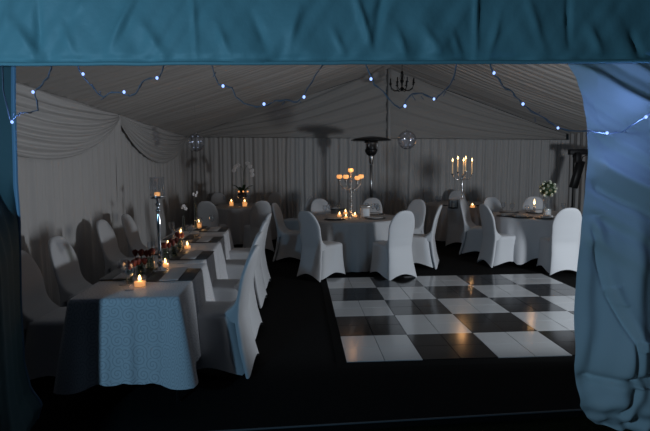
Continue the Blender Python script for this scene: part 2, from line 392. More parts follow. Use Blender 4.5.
for sgi, s in enumerate(segs):
    pts = []
    for (a, b) in zip(s, s[1:]):
        for k in range(3):
            q = k / 3; u = a[0] + (b[0] - a[0]) * q; v = a[1] + (b[1] - a[1]) * q
            pts.append(D(u + .8 * n1(u * .5, 3), v + .9 * n1(u * .45, 7), wd(u)))
    pts.append(D(*s[-1], wd(s[-1][0])))
    wm.tube(pts, .0028, 5)
    pts2 = [p + Vector((0, .008, .004 * math.sin(i * 1.7))) for i, p in enumerate(pts)]
    wm.tube(pts2, .002, 4)
for a, b in zip(segs, segs[1:]):
    wm.tube([D(*a[0 if a is segs[0] else -1], wd(0 + a[-1][0])), D(*b[0], wd(b[0][0]))], .0028, 5)
for u, v in [(14, 112), (92, 84), (100, 91), (104, 98), (142, 84), (216, 72), (235, 95), (285, 101), (300, 103), (386, 90), (412, 95), (421, 96), (446, 91), (455, 80), (503, 84), (513, 93), (535, 117), (589, 132), (625, 130), (540, 112)]:
    p = D(u, v, wd(u)); wm.tube([p, p + Vector((R.uniform(-.02, .02), 0, R.uniform(-.03, .01)))], .0022, 4)
wm.build('wire', 'wire', t)
for u, v in leds:
    p = D(u, v, wd(u) - .012)
    r_ = .0075 if (u, v) not in ((434, 99), (558, 128)) else .0065
    b_ = MB().ball(p, r_, 10, 8, sz=1.15).build('led_bulb', 'led', t)

# ------------------------------------------------------------------ chequered dance floor
S = .608
ang = .0503 - YAW + .0
o0 = W(0.005, 11.463 * .6035)
def DF(i, j, z=0): # i to the right, j towards the camera
    return Vector((o0.x + (i * math.cos(ang) + j * math.sin(ang)) * S, o0.y + (i * math.sin(ang) - j * math.cos(ang)) * S, z))
t = thing('dance_floor', 'black and white chequered portable dance floor in the middle of the carpet', 'dance floor', tuple(DF(2.5, 2.5, 0)), ang)
e = MB(); hw = 2.5 * S
e.loft([[(x * (hw + w), y * (hw + w), z) for x, y in ((-1, -1), (1, -1), (1, 1), (-1, 1))] for w, z in ((.075, .001), (.004, .016))], True, True)
e.build('edging', 'edge', t, False)
for j in range(5):
    for i in range(5):
        m = MB()
        for a in (0, 1):
            for b in (0, 1):
                cx = (i + .25 + .5 * a - 2.5) * S; cy = (2.5 - (j + .25 + .5 * b)) * S
                m.box((cx, cy, .0195), (S / 2 - .004, S / 2 - .004, .008), 0, .0015)
        wht = (i + j) % 2 == 0
        q = m.build('white_panel' if wht else 'black_panel', 'tile_w' if wht else 'tile_b', t, False)

# ------------------------------------------------------------------ chairs
def lerp_tab(tab, z): 
    for (a, x0), (b, x1) in zip(tab, tab[1:]):
        if z <= b:
            k = (z - a) / (b - a); k = max(0, min(1, k)); return x0 + (x1 - x0) * k
    return tab[-1][1]
def make_chair(loc, rz, label, group):
    t = thing('banquet_chair', label, 'chair', loc, rz, group)
    n = 64
    def se(th, hx, yf, yb, e=5.0):
        c, s = math.cos(th), math.sin(th)
        k = (abs(c) ** e + abs(s) ** e) ** (-1 / e); my, hy = (yf + yb) / 2, (yf - yb) / 2
        return c * k, s * k, hx, my, hy
    rings = []; NR = 12
    for r in range(NR + 1):
        q = r / NR; ring = []
        for j in range(n):
            th = 2 * PI * j / n
            fl = (1 - q) ** 1.6
            cx, cy, hx, my, hy = se(th, .205 + .035 * fl, .225 + .035 * fl, -.225 - .085 * fl)
            cor = min(abs(cx), abs(cy))            # 1 at corners, 0 at mid-sides
            hemz = .004 + .085 * (1 - cor ** 1.5)
            z = hemz + (.44 - hemz) * q
            sag = 1 - .075 * (1 - cor) * math.sin(PI * min(1, (1 - q) * .9)) ** 1.0
            ring.append((cx * hx * sag, my + cy * hy * sag, z))
        rings.append(ring)
    for sc_, z in ((.99, .455), (.96, .468), (.88, .477), (.6, .481), (.25, .482), (.01, .482)):
        rings.append([(p[0] * sc_, (p[1] - .0) * sc_, z) for p in rings[NR]])
    MB().loft(rings).build('seat_cover', 'spandex', t)
    ycT = [(0, -.315), (.2, -.268), (.42, -.238), (.55, -.245), (.75, -.285), (.97, -.355)]
    wT = [(0, .232), (.12, .215), (.28, .196), (.45, .190), (.6, .197), (.74, .205)]
    rings = []; zs = [i / 26 for i in range(27)]
    for q in zs:
        zc = .96 * (q if q < .75 else q)
        if q > .72:
            k = (q - .72) / .28; a = k * PI / 2; zc = .72 * .96 + (.96 * .28) * math.sin(a); w = .205 * math.cos(a) ** .75 if k < 1 else .004
        else: w = lerp_tab(wT, zc)
        yc = lerp_tab(ycT, zc); ty = .026 if zc > .5 else .026 + .006 * math.exp(-((zc - .3) / .2) ** 2)
        if q > .95: ty *= .75 if q < 1 else .2
        ff = .11 * math.exp(-((zc - .44) / .075) ** 2) if zc > .44 else .0
        ring = []
        for j in range(40):
            th = 2 * PI * j / 40; c, s = math.cos(th), math.sin(th)
            k = (abs(c) ** 3.2 + abs(s) ** 3.2) ** (-1 / 3.2)
            x = c * k * w; y = yc + s * k * ty + (ff if s > 0 else 0) * min(1, s * 2)
            y -= .012 * (1 - (x / .23) ** 2) * (1 if zc > .5 else 0)
            z = zc
            if zc < .3: z = zc + .085 * (1 - (x / max(w, .01)) ** 2) * (1 - zc / .3) ** 1 + .004
            ring.append((x, y, z))
        rings.append(ring)
    MB().loft(rings, False, True).build('back_cover', 'spandex', t)
    return t
chair0 = None
def chair(x, y, fx, fy, label, group):
    """x, y and the facing vector (fx, fy) are in the heading frame of the viewer"""
    global chair0
    p = W(x, y); f = W(fx, fy); rz = math.atan2(f.y, f.x) - PI / 2
    if chair0 is None:
        chair0 = make_chair(p, rz, label, group); return chair0
    return dup(chair0, p, rz, label, group)
gl, grr = 'white covered chairs along the wall side of the long table', 'white covered chairs along the aisle side of the long table'
chair(-.89, 3.86, -1, .03, 'nearest white covered chair on the aisle side of the long table, its edge lit blue', grr)
chair(-.96, 4.68, -1, .03, 'second white covered chair from the entrance on the aisle side of the long table', grr)
chair(-1.03, 5.74, -1, .03, 'third white covered chair from the entrance on the aisle side of the long table', grr)
chair(-1.08, 6.62, -1, .03, 'farthest white covered chair on the aisle side of the long table', grr)
chair(-1.95, 3.74, 1, .0, 'nearest white covered chair on the wall side, partly behind the left entrance curtain', gl)
chair(-2.04, 4.5, 1, .0, 'second white covered chair from the entrance on the wall side of the long table', gl)
chair(-2.27, 5.95, 1, .0, 'third white covered chair from the entrance on the wall side of the long table', gl)
chair(-2.27, 6.68, 1, .0, 'farthest white covered chair on the wall side of the long table', gl)
CT = (.44, 8.15); RTb = (3.53, 8.30); OT = (-1.88, 10.95); KT = (2.92, 10.95)
def at(c, x, y, label, g, dx=0, dy=0):
    fx, fy = c[0] - x + dx, c[1] - y + dy; l = math.hypot(fx, fy); return chair(x, y, fx / l, fy / l, label, g)
gc = 'white covered chairs around the centre round table'
at(CT, -.02, 7.15, 'white covered chair with its back to us, front left of the centre round table', gc, dx=.5)
at(CT, .92, 7.12, 'bright white covered chair with its back to us, front right of the centre round table', gc)
at(CT, -.50, 8.45, 'white covered chair seen side on at the left of the centre round table', gc, dy=.1)
at(CT, 1.42, 7.85, 'white covered chair seen side on at the right of the centre round table', gc)
at(CT, 1.42, 8.85, 'white covered chair at the rear right of the centre table, behind the side-on one', gc, dy=-.3)
at(CT, .02, 9.25, 'white covered chair with rounded back behind the glasses, rear left of the centre table', gc)
at(CT, .80, 9.32, 'white covered chair behind the small white box at the rear right of the centre table', gc)
gr_ = 'white covered chairs around the right round table'
at(RTb, 3.38, 7.34, 'bright white covered chair in front of the right round table, beside the entrance curtain', gr_, dx=-.12)
at(RTb, 2.79, 7.9, 'white covered chair side on at the left of the right round table, nearer of two', gr_, dx=.3, dy=-.2)
at(RTb, 2.73, 8.82, 'white covered chair side on at the left of the right round table, farther of two', gr_, dx=.2, dy=-.1)
at(RTb, 3.24, 9.28, 'white covered chair behind the right round table, left of the pair at its rear', gr_)
at(RTb, 3.84, 9.28, 'white covered chair behind the right round table, behind the single candle flame', gr_)
go = 'grey looking covered chairs around the orchid table'
at(OT, -2.10, 9.55, 'dim covered chair with its back to us at the far end of the long table', go)
at(OT, -1.28, 9.45, 'dim covered chair with its back to us at the front right of the orchid table', go, dx=-.1)
at(OT, -2.38, 11.85, 'dim covered chair behind the orchid table, left of the orchid', go)
at(OT, -1.35, 11.85, 'dim covered chair behind the orchid table, right of the orchid', go)
at(OT, -.62, 10.55, 'dark covered chair side on between the orchid table and the centre table', go)
gk = 'covered chairs around the candelabra table at the back'
at(KT, 2.63, 9.98, 'dim covered chair with its back to us in front of the tall candle candelabra', gk)
at(KT, 2.05, 11.1, 'dark covered chair half hidden left of the candelabra table at the back', gk)
at(KT, 3.12, 11.95, 'dim covered chair behind the tall candle candelabra at the back', gk)

# ------------------------------------------------------------------ tables and cloths
def cloth(outline, zt, zhem, name, m, label, cat, group, folds, flare, corner=None, loc=(0, 0, 0), rz=0, amp=.03, hemcor=.0, seed=1, n=220):
    """outline(t) -> (x, y, nx, ny) in local coordinates; drops from the table edge to zhem"""
    P = [outline(i / n) for i in range(n)]; vsr = []; uvs = []
    NR = 22
    for k in (0.01, .35, .7, .92, .985):
        for (x, y, nx, ny) in P: vsr.append((x * k, y * k, zt)); uvs.append((x * k, y * k))
    for (x, y, nx, ny) in P: vsr.append((x + nx * .006, y + ny * .006, zt - .003)); uvs.append((x, y))
    arc = 0; arcs = [0]
    for i in range(1, n): arc += math.hypot(P[i][0] - P[i - 1][0], P[i][1] - P[i - 1][1]); arcs.append(arc)
    for r in range(1, NR + 1):
        q = r / NR
        for i, (x, y, nx, ny) in enumerate(P):
            tt = i / n; c = corner(tt) if corner else 0
            fo = (math.sin(2 * PI * folds * tt + 1.8 * n1(tt * 9, seed)) * .7 + .3 * math.sin(2 * PI * folds * 2.3 * tt + 2 * n1(tt * 14, seed + 2))) * amp * q ** .75
            off = .008 + flare * q ** .9 * (.55 + 1.1 * c) + fo * (1 - .5 * c) + amp * .6 * q
            zh = zhem - hemcor * c + .007 * math.sin(2 * PI * folds * tt + 1.0)
            vsr.append((x + nx * off, y + ny * off, zt - .003 + (zh - zt) * q)); uvs.append((x + nx * (zt - zh) * q, y + ny * (zt - zh) * q) if abs(nx) + abs(ny) > 1.2 or True else (arcs[i], q))
    tot = 6 + NR; fs = []
    for a in range(tot - 1):
        for j in range(n):
            k = (j + 1) % n; fs.append((a * n + j, a * n + k, (a + 1) * n + k, (a + 1) * n + j))
    fs.append(tuple(range(n)))
    mb = MB(); mb.v = vsr; mb.f = fs
    o = mb.build(name, m, None, True, loc, uv=uvs); o.rotation_euler = (0, 0, rz)
    return tag(o, label, cat, group)
def rect_outline(hx, hy, r=.03):
    per = 2 * (2 * hx + 2 * hy)
    segl = [2 * hy, 2 * hx, 2 * hy, 2 * hx]
    def fn(t):
        s = t * per
        for k, L in enumerate(segl):
            if s <= L or k == 3: break
            s -= L
        q = s / L
        a, b, n0, n1_, n2 = [((hx, -hy), (hx, hy), (0, -1), (1, 0), (0, 1)), ((hx, hy), (-hx, hy), (1, 0), (0, 1), (-1, 0)),
                             ((-hx, hy), (-hx, -hy), (0, 1), (-1, 0), (0, -1)), ((-hx, -hy), (hx, -hy), (-1, 0), (0, -1), (1, 0))][k]
        x = a[0] + (b[0] - a[0]) * q; y = a[1] + (b[1] - a[1]) * q
        e = .10; d0 = s; d1 = L - s; wx, wy = n1_
        if d0 < e: f = .5 * (1 - d0 / e) ** 1; wx += (n0[0] - n1_[0]) * f * 1.0; wy += (n0[1] - n1_[1]) * f
        if d1 < e: f = .5 * (1 - d1 / e) ** 1; wx += (n2[0] - n1_[0]) * f; wy += (n2[1] - n1_[1]) * f
        l = math.hypot(wx, wy); return (x, y, wx / l, wy / l)
    def corner(t):
        s = t * per; acc = 0; best = 9
        for L in segl:
            best = min(best, abs(s - acc)); acc += L
        best = min(best, abs(s - acc)); return math.exp(-(best / .09) ** 2)
    return fn, corner
def circ_outline(r):
    return lambda t: (r * math.cos(2 * PI * t), r * math.sin(2 * PI * t), math.cos(2 * PI * t), math.sin(2 * PI * t))
TZ = .735
gt = 'trestle tables standing end to end as one long table'
gct = 'damask cloths on the long table'
cuts = [3.25, 4.42, 5.66, 6.92]
tl = ['nearest', 'middle', 'farthest']
xoff = [0, -.035, -.075]
for k in range(3):
    y0, y1 = cuts[k], cuts[k + 1] - .03
    cx, cy, hx, hy = -1.035 + xoff[k], (y0 + y1) / 2, .335, (y1 - y0) / 2
    t = thing('trestle_table', ['nearest folding table of the long table, under the blue lit damask cloth', 'middle folding table of the long table, under a white cloth', 'farthest folding table of the long table, under a white cloth'][k], 'table', (cx, cy, 0), 0, gt)
    MB().box((0, 0, TZ - .02), (hx * 2 - .01, hy * 2 - .01, .03), 0, .006).build('table_top', 'boxw', t)
    for sx in (-1, 1):
        for sy in (-1, 1):
            MB().tube([(sx * (hx - .05), sy * (hy - .16), TZ - .035), (sx * (hx - .04), sy * (hy - .08), .0)], .014, 8).build('leg', 'steel', t)
    fn, co = rect_outline(hx, hy)
    cloth(fn, TZ + .002, [.195, .22, .22][k], 'tablecloth', 'damask', ['scroll patterned damask cloth on the nearest table, half of its front lit blue', 'white damask cloth on the middle part of the long table', 'white damask cloth on the far end of the long table'][k], 'tablecloth', gct, [21, 15, 15][k], .070, co, (cx, cy, 0), 0, .012, .03, seed=k + 2)
gtr = 'round banquet tables'
for (c, r, lab, cl_, sq, m, fo) in ((CT, .76, 'centre round banquet table under a floor length cloth', 'grey white cloth hanging in folds on the centre round table', 0, 'linen', 16),
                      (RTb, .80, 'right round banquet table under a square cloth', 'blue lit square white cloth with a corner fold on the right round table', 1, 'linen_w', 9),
                      (OT, .76, 'round banquet table at the back left holding the orchid', 'dim cloth on the back left orchid table', 0, 'linen', 17),
                      (KT, .76, 'round banquet table at the back holding the tall candle candelabra', 'dim cloth on the back table with the tall candle candelabra', 0, 'linen', 17)):
    p = W(*c)
    t = thing('round_table', lab, 'table', p, 0, gtr)
    MB().lathe([(.01, TZ - .035), (r - .02, TZ - .035), (r - .008, TZ - .02), (r - .02, TZ - .006), (.01, TZ - .006)], n=48).build('table_top', 'boxw', t)
    for k in range(4):
        a = PI / 4 + k * PI / 2
        MB().tube([(.45 * math.cos(a), .45 * math.sin(a), TZ - .035), (.5 * math.cos(a), .5 * math.sin(a), 0)], .014, 8).build('leg', 'steel', t)
    if sq:
        co = lambda tt: max(0, math.cos(4 * PI * 2 * .5 * (tt - .625) * 2)) ** 5
        cloth(circ_outline(r), TZ + .002, .16, 'tablecloth', m, cl_, 'tablecloth', 'cloths on the round tables', fo, .08, co, p, 0, .022, .10, seed=11)
    else:
        cloth(circ_outline(r), TZ + .002, .02, 'tablecloth', m, cl_, 'tablecloth', 'cloths on the round tables', fo, .04, None, p, 0, .045, 0, seed=int(fo + c[0] * 3))
TT = TZ + .004   # cloth surface

# ------------------------------------------------------------------ small things, prototypes
LIGHTS = []
def plight(p, w, c=(1, .5, .2), r=.02):
    LIGHTS.append((p, w, c, r))
def votive(loc, label, group=None, sc_=1.0, tall=False, lit=2.0):
    t = thing('votive_candle', label, 'candle', loc, 0, group)
    h, r = (.115, .032) if tall else (.062, .036); h *= sc_; r *= sc_
    MB().lathe([(r * .75, 0), (r * .98, .006), (r, h), (r * .95, h), (r * .9, .01), (.002, .008)], n=20).build('glass_cup', 'glass', t)
    MB().lathe([(r * .85, .009), (r * .85, h * .5), (r * .2, h * .52)], n=16).build('wax', 'glow', t)
    MB().tube([(0, 0, h * .51), (0, 0, h * .51 + .01)], .0012, 5).build('wick', 'wick', t)
    MB().lathe([(.001, 0), (.008 * sc_, .008), (.009 * sc_, .016), (.005 * sc_, .03), (.0004, .042)], (0, 0, h * .52 + .004), 10).build('flame', 'flame', t)
    plight(Vector(loc) + Vector((0, 0, h * .46 + .02)), lit)
    return t
gv = 'votive candles down the long table'
cdl = [(140, 287, 'glass votive candle nearest the entrance, in front of the dark red roses', 1.25, False, .55),
       (165.5, 267.5, 'lit glass votive candle beside the foot of the silver candlestick', 1.0, False, .3),
       (187.5, 249, 'lit glass votive candle to the right of the far red roses', 1.05, False, .3),
       (181, 238.5, 'tall glowing glass candle at the middle of the long table', 1.15, True, .6),
       (199, 228, 'tall glowing glass candle at the far end of the long table', 1.25, True, .6),
       (168, 247, 'small votive candle glimmering among the far red roses', .8, False, .15)]
for u, v, lab, s_, tall, lit in cdl: votive(G(u, v, TT), lab, gv, s_, tall, lit)

# bunches of dark red roses in small glass vases
def rose_bloom(mb, c, r, seed):
    rr = random.Random(seed)
    for k in range(9):
        lay = k / 9; a = k * 2.4 + rr.random(); rad = r * (.25 + .75 * lay); zt = r * (1.0 - .5 * lay)
        def fn(s, q, a=a, rad=rad, zt=zt):
            th = a + (s - .5) * (2.0); rr_ = rad * (.35 + .65 * math.sin(q * PI * .62)) * (1 - .15 * abs(s - .5) * 2)
            return (c[0] + rr_ * math.cos(th), c[1] + rr_ * math.sin(th), c[2] - r * .8 + (zt + r * .8) * q - .004 * (s - .5) ** 2)
        mb.grid(6, 5, fn)
    mb.ball((c[0], c[1], c[2] - r * .1), r * .42, 8, 6)
def rose_vase(loc, label, group, seed, n=3):
    t = thing('rose_vase', label, 'vase', loc, R.uniform(0, 1), group)
    MB().lathe([(.030, 0), (.034, .008), (.031, .06), (.036, .105), (.034, .105), (.029, .06), (.031, .012), (.002, .01)], n=18).build('vase_glass', 'water', t)
    rr = random.Random(seed)
    for k in range(n):
        a = k * 2 * PI / n + rr.random() * .6; x, y, z = .030 * math.cos(a), .030 * math.sin(a), .135 + rr.uniform(-.008, .014)
        b = MB(); rose_bloom(b, (x, y, z), .030, seed * 10 + k); f = b.build('rose_bloom', 'rose', t)
        MB().tube([(x, y, z - .02), (x * .4, y * .4, .02)], .0022, 5).build('stem', 'leaf', f)
    return t
gro = 'dark red roses in glass vases on the long table'
for k, (u, v, lab) in enumerate([(130.5, 283, 'glass vase of dark red roses nearest the entrance, left of the first votive'),
    (141, 279, 'glass vase of dark red roses just behind the first votive candle'),
    (140, 271, 'glass vase of dark red roses third from the entrance, left one of a close pair'),
    (151, 270, 'glass vase of dark red roses third row back, right one beside the candlestick foot'),
    (166, 260, 'glass vase of dark red roses beyond the candlestick, left of a pair'),
    (174, 257, 'glass vase of dark red roses beyond the candlestick, right of a pair'),
    (180, 249, 'glass vase of dark red roses farthest along the long table')]):
    rose_vase(G(u, v, TT), lab, gro, k + 3, 3)

# tall silver candlestick
p = G(160.5, 271, TT)
t = thing('tall_candlestick', 'tall polished silver candlestick with a glass cup, on the near table', 'candlestick', p)
MB().lathe([(.062, 0), (.062, .008), (.045, .018), (.022, .03), (.016, .05), (.026, .065), (.016, .08), (.013, .10)], n=24).build('foot', 'silver', t)
MB().lathe([(.013, .10), (.019, .13), (.014, .17), (.012, .26), (.018, .36), (.021, .40), (.012, .45), (.012, .47), (.022, .48), (.022, .49), (.012, .50), (.012, .52), (.024, .53), (.024, .54), (.013, .55), (.014, .57)], n=20).build('shaft', 'silver', t)
MB().lathe([(.014, .57), (.052, .578), (.062, .59), (.060, .597), (.002, .594)], n=24).build('drip_tray', 'silver', t)
c_ = MB().lathe([(.050, .597), (.053, .60), (.053, .745), (.050, .745), (.050, .60)], n=24).build('glass_cup', 'glass', t)
MB().lathe([(.022, .598), (.022, .625), (.005, .627)], n=14).build('candle', 'glow', t)
for k in range(12):
    a = k * PI / 6; pr = MB()
    pr.tube([(.055 * math.cos(a), .055 * math.sin(a), .60), (.055 * math.cos(a), .055 * math.sin(a), .742)], .0032, 4); pr.build('glass_rib', 'glass', t)

# bud vases with a white flower
def bud_vase(loc, hgt, label, seed, group='slim bud vases with a white flower'):
    t = thing('bud_vase', label, 'vase', loc, seed, group)
    MB().lathe([(.022, 0), (.024, .006), (.020, .02), (.014, hgt), (.012, hgt), (.015, .02), (.002, .015)], n=16).build('vase_glass', 'water', t)
    MB().tube([(0, 0, .02), (.004, 0, hgt), (.01, 0, hgt + .09)], .0025, 5).build('stem', 'leaf', t)
    for k in range(3):
        f = MB(); c = (.01 + .022 * math.cos(k * 2.1 + seed), .018 * math.sin(k * 2.1), hgt + .09 + .018 * k)
        for q in range(5):
            a = q * 2 * PI / 5
            f.ball((c[0] + .014 * math.cos(a), c[1] - .003, c[2] + .014 * math.sin(a)), .011, 8, 5, sy=.35)
        f.build('flower', 'orchid', t)
    return t
bud_vase(G(184, 231, TT), .20, 'slim glass bud vase with pale flowers near the middle candle', .3)
bud_vase(G(196, 229, TT), .36, 'slim glass bud vase with one pale flower near the far candle', 1.2)

# wine glasses
def wine_glass(loc, label, group):
    t = thing('wine_glass', label, 'glass', loc, 0, group)
    MB().lathe([(.034, 0), (.034, .003), (.006, .008), (.004, .07), (.008, .082)], n=18).build('stem_and_foot', 'glass', t)
    MB().lathe([(.008, .082), (.030, .105), (.038, .135), (.033, .18), (.031, .18), (.036, .135), (.028, .107), (.003, .086)], n=18).build('bowl', 'glass', t)
    return t
wg0 = wine_glass(G(124, 285, TT), 'clear wine glass left of the nearest red roses', 'wine glasses')
def wgl(u, v, lab, g='wine glasses', tz=TT): 
    p = G(u, v, tz)
    return dup(wg0, on_table(p, .06) if g != 'wine glasses' else p, 0, lab, g)
wgl(129, 290, 'clear wine glass nearest the entrance, left of the first votive')
wgl(212, 228, 'clear wine glass standing alone on the far end of the long table')
wgl(152, 262, 'clear wine glass behind the candlestick shaft on the near table')
wgl(176, 246, 'clear wine glass left of the far red roses')
wgl(190, 240, 'clear wine glass right of the tall middle candle')
wgl(200, 231, 'clear wine glass in front of the far tall candle')
wgl(172, 237, 'clear wine glass left of the tall middle candle')

# place settings of the long table: black charger with a folded napkin
def setting(loc, rz, lab, glab):
    o = MB().box((0, 0, .006), (.34, .42, .008), 0, .003).build('placemat', 'mat', loc=loc); o.rotation_euler = (0, 0, rz)
    tag(o, 'black placemat ' + lab, 'placemat', 'black placemats on the long table')
    n = MB().grid(8, 20, lambda a, b: (-.065 + .13 * a, -.225 + .45 * b, .016 + .004 * math.sin(a * PI)))
    n.box((0, 0, .0135), (.13, .45, .005), 0, .002)
    q = n.build('napkin', 'napkin', loc=loc); q.rotation_euler = (0, 0, rz)
    tag(q, 'folded white napkin ' + glab, 'napkin', 'white napkins on the long table')
for k, (u, v, u2, v2, w) in enumerate([(174, 275.5, 107, 275, 'nearest the entrance'), (193, 256, 133, 252, 'second from the entrance'), (209, 240, 158, 238, 'third from the entrance'), (217, 230, 172, 229, 'farthest from the entrance')]):
    a = G(u, v, TT); b = G(u2, v2, TT)
    a.x = [-.86, -.88, -.92, -.95][k]; b.x = [-1.21, -1.21, -1.24, -1.27][k]
    setting(a + Vector((0, 0, 0)), R.uniform(-.03, .03), 'on the aisle side, ' + w, 'lying on the aisle side black mat ' + w)
    setting(b + Vector((0, 0, 0)), R.uniform(-.03, .03), 'on the wall side, ' + w, 'lying on the wall side black mat ' + w)

def on_table(p, m):
    """keep a thing set near a round table's rim fully on its top"""
    for c, r in ((CT, .76), (RTb, .80), (OT, .76), (KT, .76)):
        q = W(*c, p.z); d = p - q
        if r - m < d.length < 1.5: return q + d.normalized() * (r - m)
    return p
# ------------------------------------------------------------------ centre table items
p = G(351, 217.5, TT)
t = thing('candelabra', 'five armed silver candelabra with glowing cups on the centre round table', 'candelabra', p)
MB().lathe([(.075, 0), (.075, .01), (.04, .025), (.02, .05), (.02, .07)], n=24).build('foot', 'silverm', t)
pr = [(.02, .07)]
for k in range(7): z = .09 + k * .075; pr += [(.013, z), (.024, z + .02), (.024, z + .035), (.013, z + .055)]
pr += [(.018, .62), (.03, .635), (.018, .65), (.015, .68)]
MB().lathe(pr, n=16).build('shaft', 'silverm', t)
def glowcup(par, c):
    MB().lathe([(.008, -.05), (.022, -.045), (.012, -.03), (.034, -.004), (.036, 0)], c, 16).build('cup_holder', 'silverm', par)
    MB().lathe([(.018, 0), (.040, .010), (.046, .034), (.038, .062), (.034, .062), (.040, .034), (.01, .012)], c, 18).build('glass_bowl', 'glow', par)
    MB().ball((c[0], c[1], c[2] + .035), .014, 8, 6, sz=1.4).build('flame', 'flame', par)
for sx, hgt in ((-1, .62), (-.5, .62), (.55, .60), (1, .62)):
    dy = -.06 if abs(sx) < 1 else .05
    e_ = (sx * .175, dy * 1.3, hgt)
    arm = [(0, 0, .46), (sx * .05, dy * .3, .44), (sx * .11, dy * .8, .47), (sx * .165, dy * 1.2, .52), (sx * .175, dy * 1.3, .57)]
    a = MB().tube(arm, .008, 8).build('arm', 'silverm', t)
    glowcup(t, e_)
    for q in range(3): MB().ball((sx * (.06 + .045 * q), dy * .5, .40 + .012 * q), .009, 8, 6).build('crystal_drop', 'glass', a)
glowcup(t, (0, 0, .72))
plight(p + Vector((0, -.1, .78)), .9, r=.05)
gvc = 'votive candles on the centre round table'
for u, v, s_, lab in ((339.5, 217, 1.25, 'leftmost glowing votive on the centre round table'), (345.5, 214.5, 1.3, 'second glowing votive from the left on the centre round table'), (346, 218.5, .9, 'low glowing votive in front, left of the candelabra foot'), (355, 217.5, 1.2, 'glowing votive just right of the candelabra foot')):
    votive(G(u, v, TT), lab, gvc, s_, False, .5)
# small box sign
p = G(365, 217.5, TT)
t = thing('gift_box', 'small pearly box with a white card on the centre round table', 'box', p, -.1)
MB().box((0, 0, .085), (.15, .13, .17), 0, .006).build('box_body', 'boxw', t)
MB().box((0, 0, .18), (.165, .145, .03), 0, .006).build('box_lid', 'silverm', t)
MB().box((.012, -.067, .085), (.10, .003, .12), 0, .001).build('card', 'card', t)
def plate(u, v, lab, g, tz=TT, napk=None):
    p = on_table(G(u, v, tz), .15)
    t = thing('plate', lab, 'plate', p, R.uniform(-.5, .5), g)
    MB().lathe([(.16, .002), (.17, .010), (.165, .013), (.12, .006), (.003, .006)], n=28).build('charger', 'mat', t)
    MB().lathe([(.08, .008), (.125, .020), (.122, .023), (.08, .012), (.003, .012)], n=28).build('dish', 'plate', t)
    if napk:
        q = tag(MB().box((0, 0, .035), (.17, .11, .028), 0, .01).build('napkin', 'napkin', loc=p), napk, 'napkin', 'folded napkins on the round tables'); q.rotation_euler = (0, 0, R.uniform(-.4, .4))
gp = 'plates on the round tables'
plate(335, 219.5, 'white plate on a black charger at the front left of the centre table', gp)
plate(375, 218.5, 'white plate on a black charger at the front right of the centre table', gp)
plate(337, 209.5, 'white plate at the rear left of the centre table behind the votives', gp, napk='folded white napkin on the rear left plate of the centre table')
plate(385, 212.5, 'white plate at the rear right of the centre table', gp)
plate(505, 220, 'white plate with a napkin at the left front of the right round table', gp, napk='folded white napkin on the front left plate of the right round table')
plate(496, 216.5, 'white plate with a napkin at the left edge of the right round table', gp, napk='folded white napkin on the leftmost plate of the right round table')
plate(549, 220.5, 'white plate with a napkin in front of the rose vase', gp, napk='folded white napkin in front of the rose vase')
plate(509, 212.5, 'white plate at the rear left of the right round table', gp)
plate(536, 213.0, 'white plate at the rear of the right round table left of the rose vase', gp, napk='folded white napkin left of the rose vase at the rear of the table')
plate(571, 216, 'white plate at the right of the right round table', gp)
plate(198, 205.5, 'dark plate at the left of the orchid table', gp)
plate(266, 204.5, 'dark plate at the right of the orchid table', gp)
plate(434, 207.5, 'dark plate at the left of the candelabra table', gp)
plate(484, 207, 'dark plate at the right of the candelabra table', gp)
gg = 'wine glasses on the centre round table'
for u, v, lab in ((325, 216, 'wine glass at the left of the centre table, farther left of two'), (329, 214, 'wine glass at the left of the centre table, near the votives'), (333, 212, 'wine glass at the rear left of the centre table'),
                  (373, 214, 'wine glass just right of the small white box'), (378, 216, 'wine glass second right of the small white box'), (376, 211, 'wine glass behind the two right of the small white box'), (383, 213, 'rightmost wine glass on the centre table')):
    wgl(u, v, lab, gg)
for u, v, lab in ((503, 213, 'wine glass at the rear left of the right round table'), (512, 214, 'wine glass near the middle left of the right round table'), (527, 217, 'wine glass left of the single candlestick on the right table'), (563, 214, 'wine glass right of the rose vase')):
    wgl(u, v, lab, 'wine glasses on the right round table')
for u, v, lab in ((222, 203.5, 'wine glass left of the votives on the orchid table'), (251, 203, 'wine glass right of the orchid votives'), (272, 203, 'wine glass at the right end of the orchid table')):
    wgl(u, v, lab, 'wine glasses on the orchid table')
for u, v, lab in ((428, 205.5, 'wine glass at the far left of the candelabra table'), (441, 205, 'wine glass left of the small lantern at the back'), (492, 205, 'wine glass at the right of the candelabra table')):
    wgl(u, v, lab, 'wine glasses on the candelabra table')

# ------------------------------------------------------------------ right table: rose ball vase and single candle
p = G(547, 216, TT)
t = thing('rose_ball_vase', 'clear cylinder vase topped with a ball of cream roses on the right round table', 'vase', p)
MB().lathe([(.066, 0), (.068, .004), (.068, .33), (.065, .33), (.065, .008), (.003, .006)], n=24).build('vase_glass', 'glass', t)
MB().lathe([(.060, .008), (.061, .115), (.003, .117)], n=24).build('white_filling', 'waxw', t)
MB().ball((0, 0, .43), .105, 18, 12).build('foliage_ball', 'leaf', t)
lf = MB()
for k in range(90):
    z = 1 - 2 * (k + .5) / 90; a = k * 2.39996; rr = math.sqrt(1 - z * z); d = Vector((rr * math.cos(a), rr * math.sin(a), z)); c = Vector((0, 0, .43)) + d * .115
    s_ = d.cross(Vector((0, 0, 1))).normalized() * .016; u_ = d.cross(s_).normalized() * .024
    lf.add([c - u_, c + s_ + d * .01, c + u_, c - s_ + d * .01], [(0, 1, 2, 3)])
lf.build('leaves', 'leaf', t)
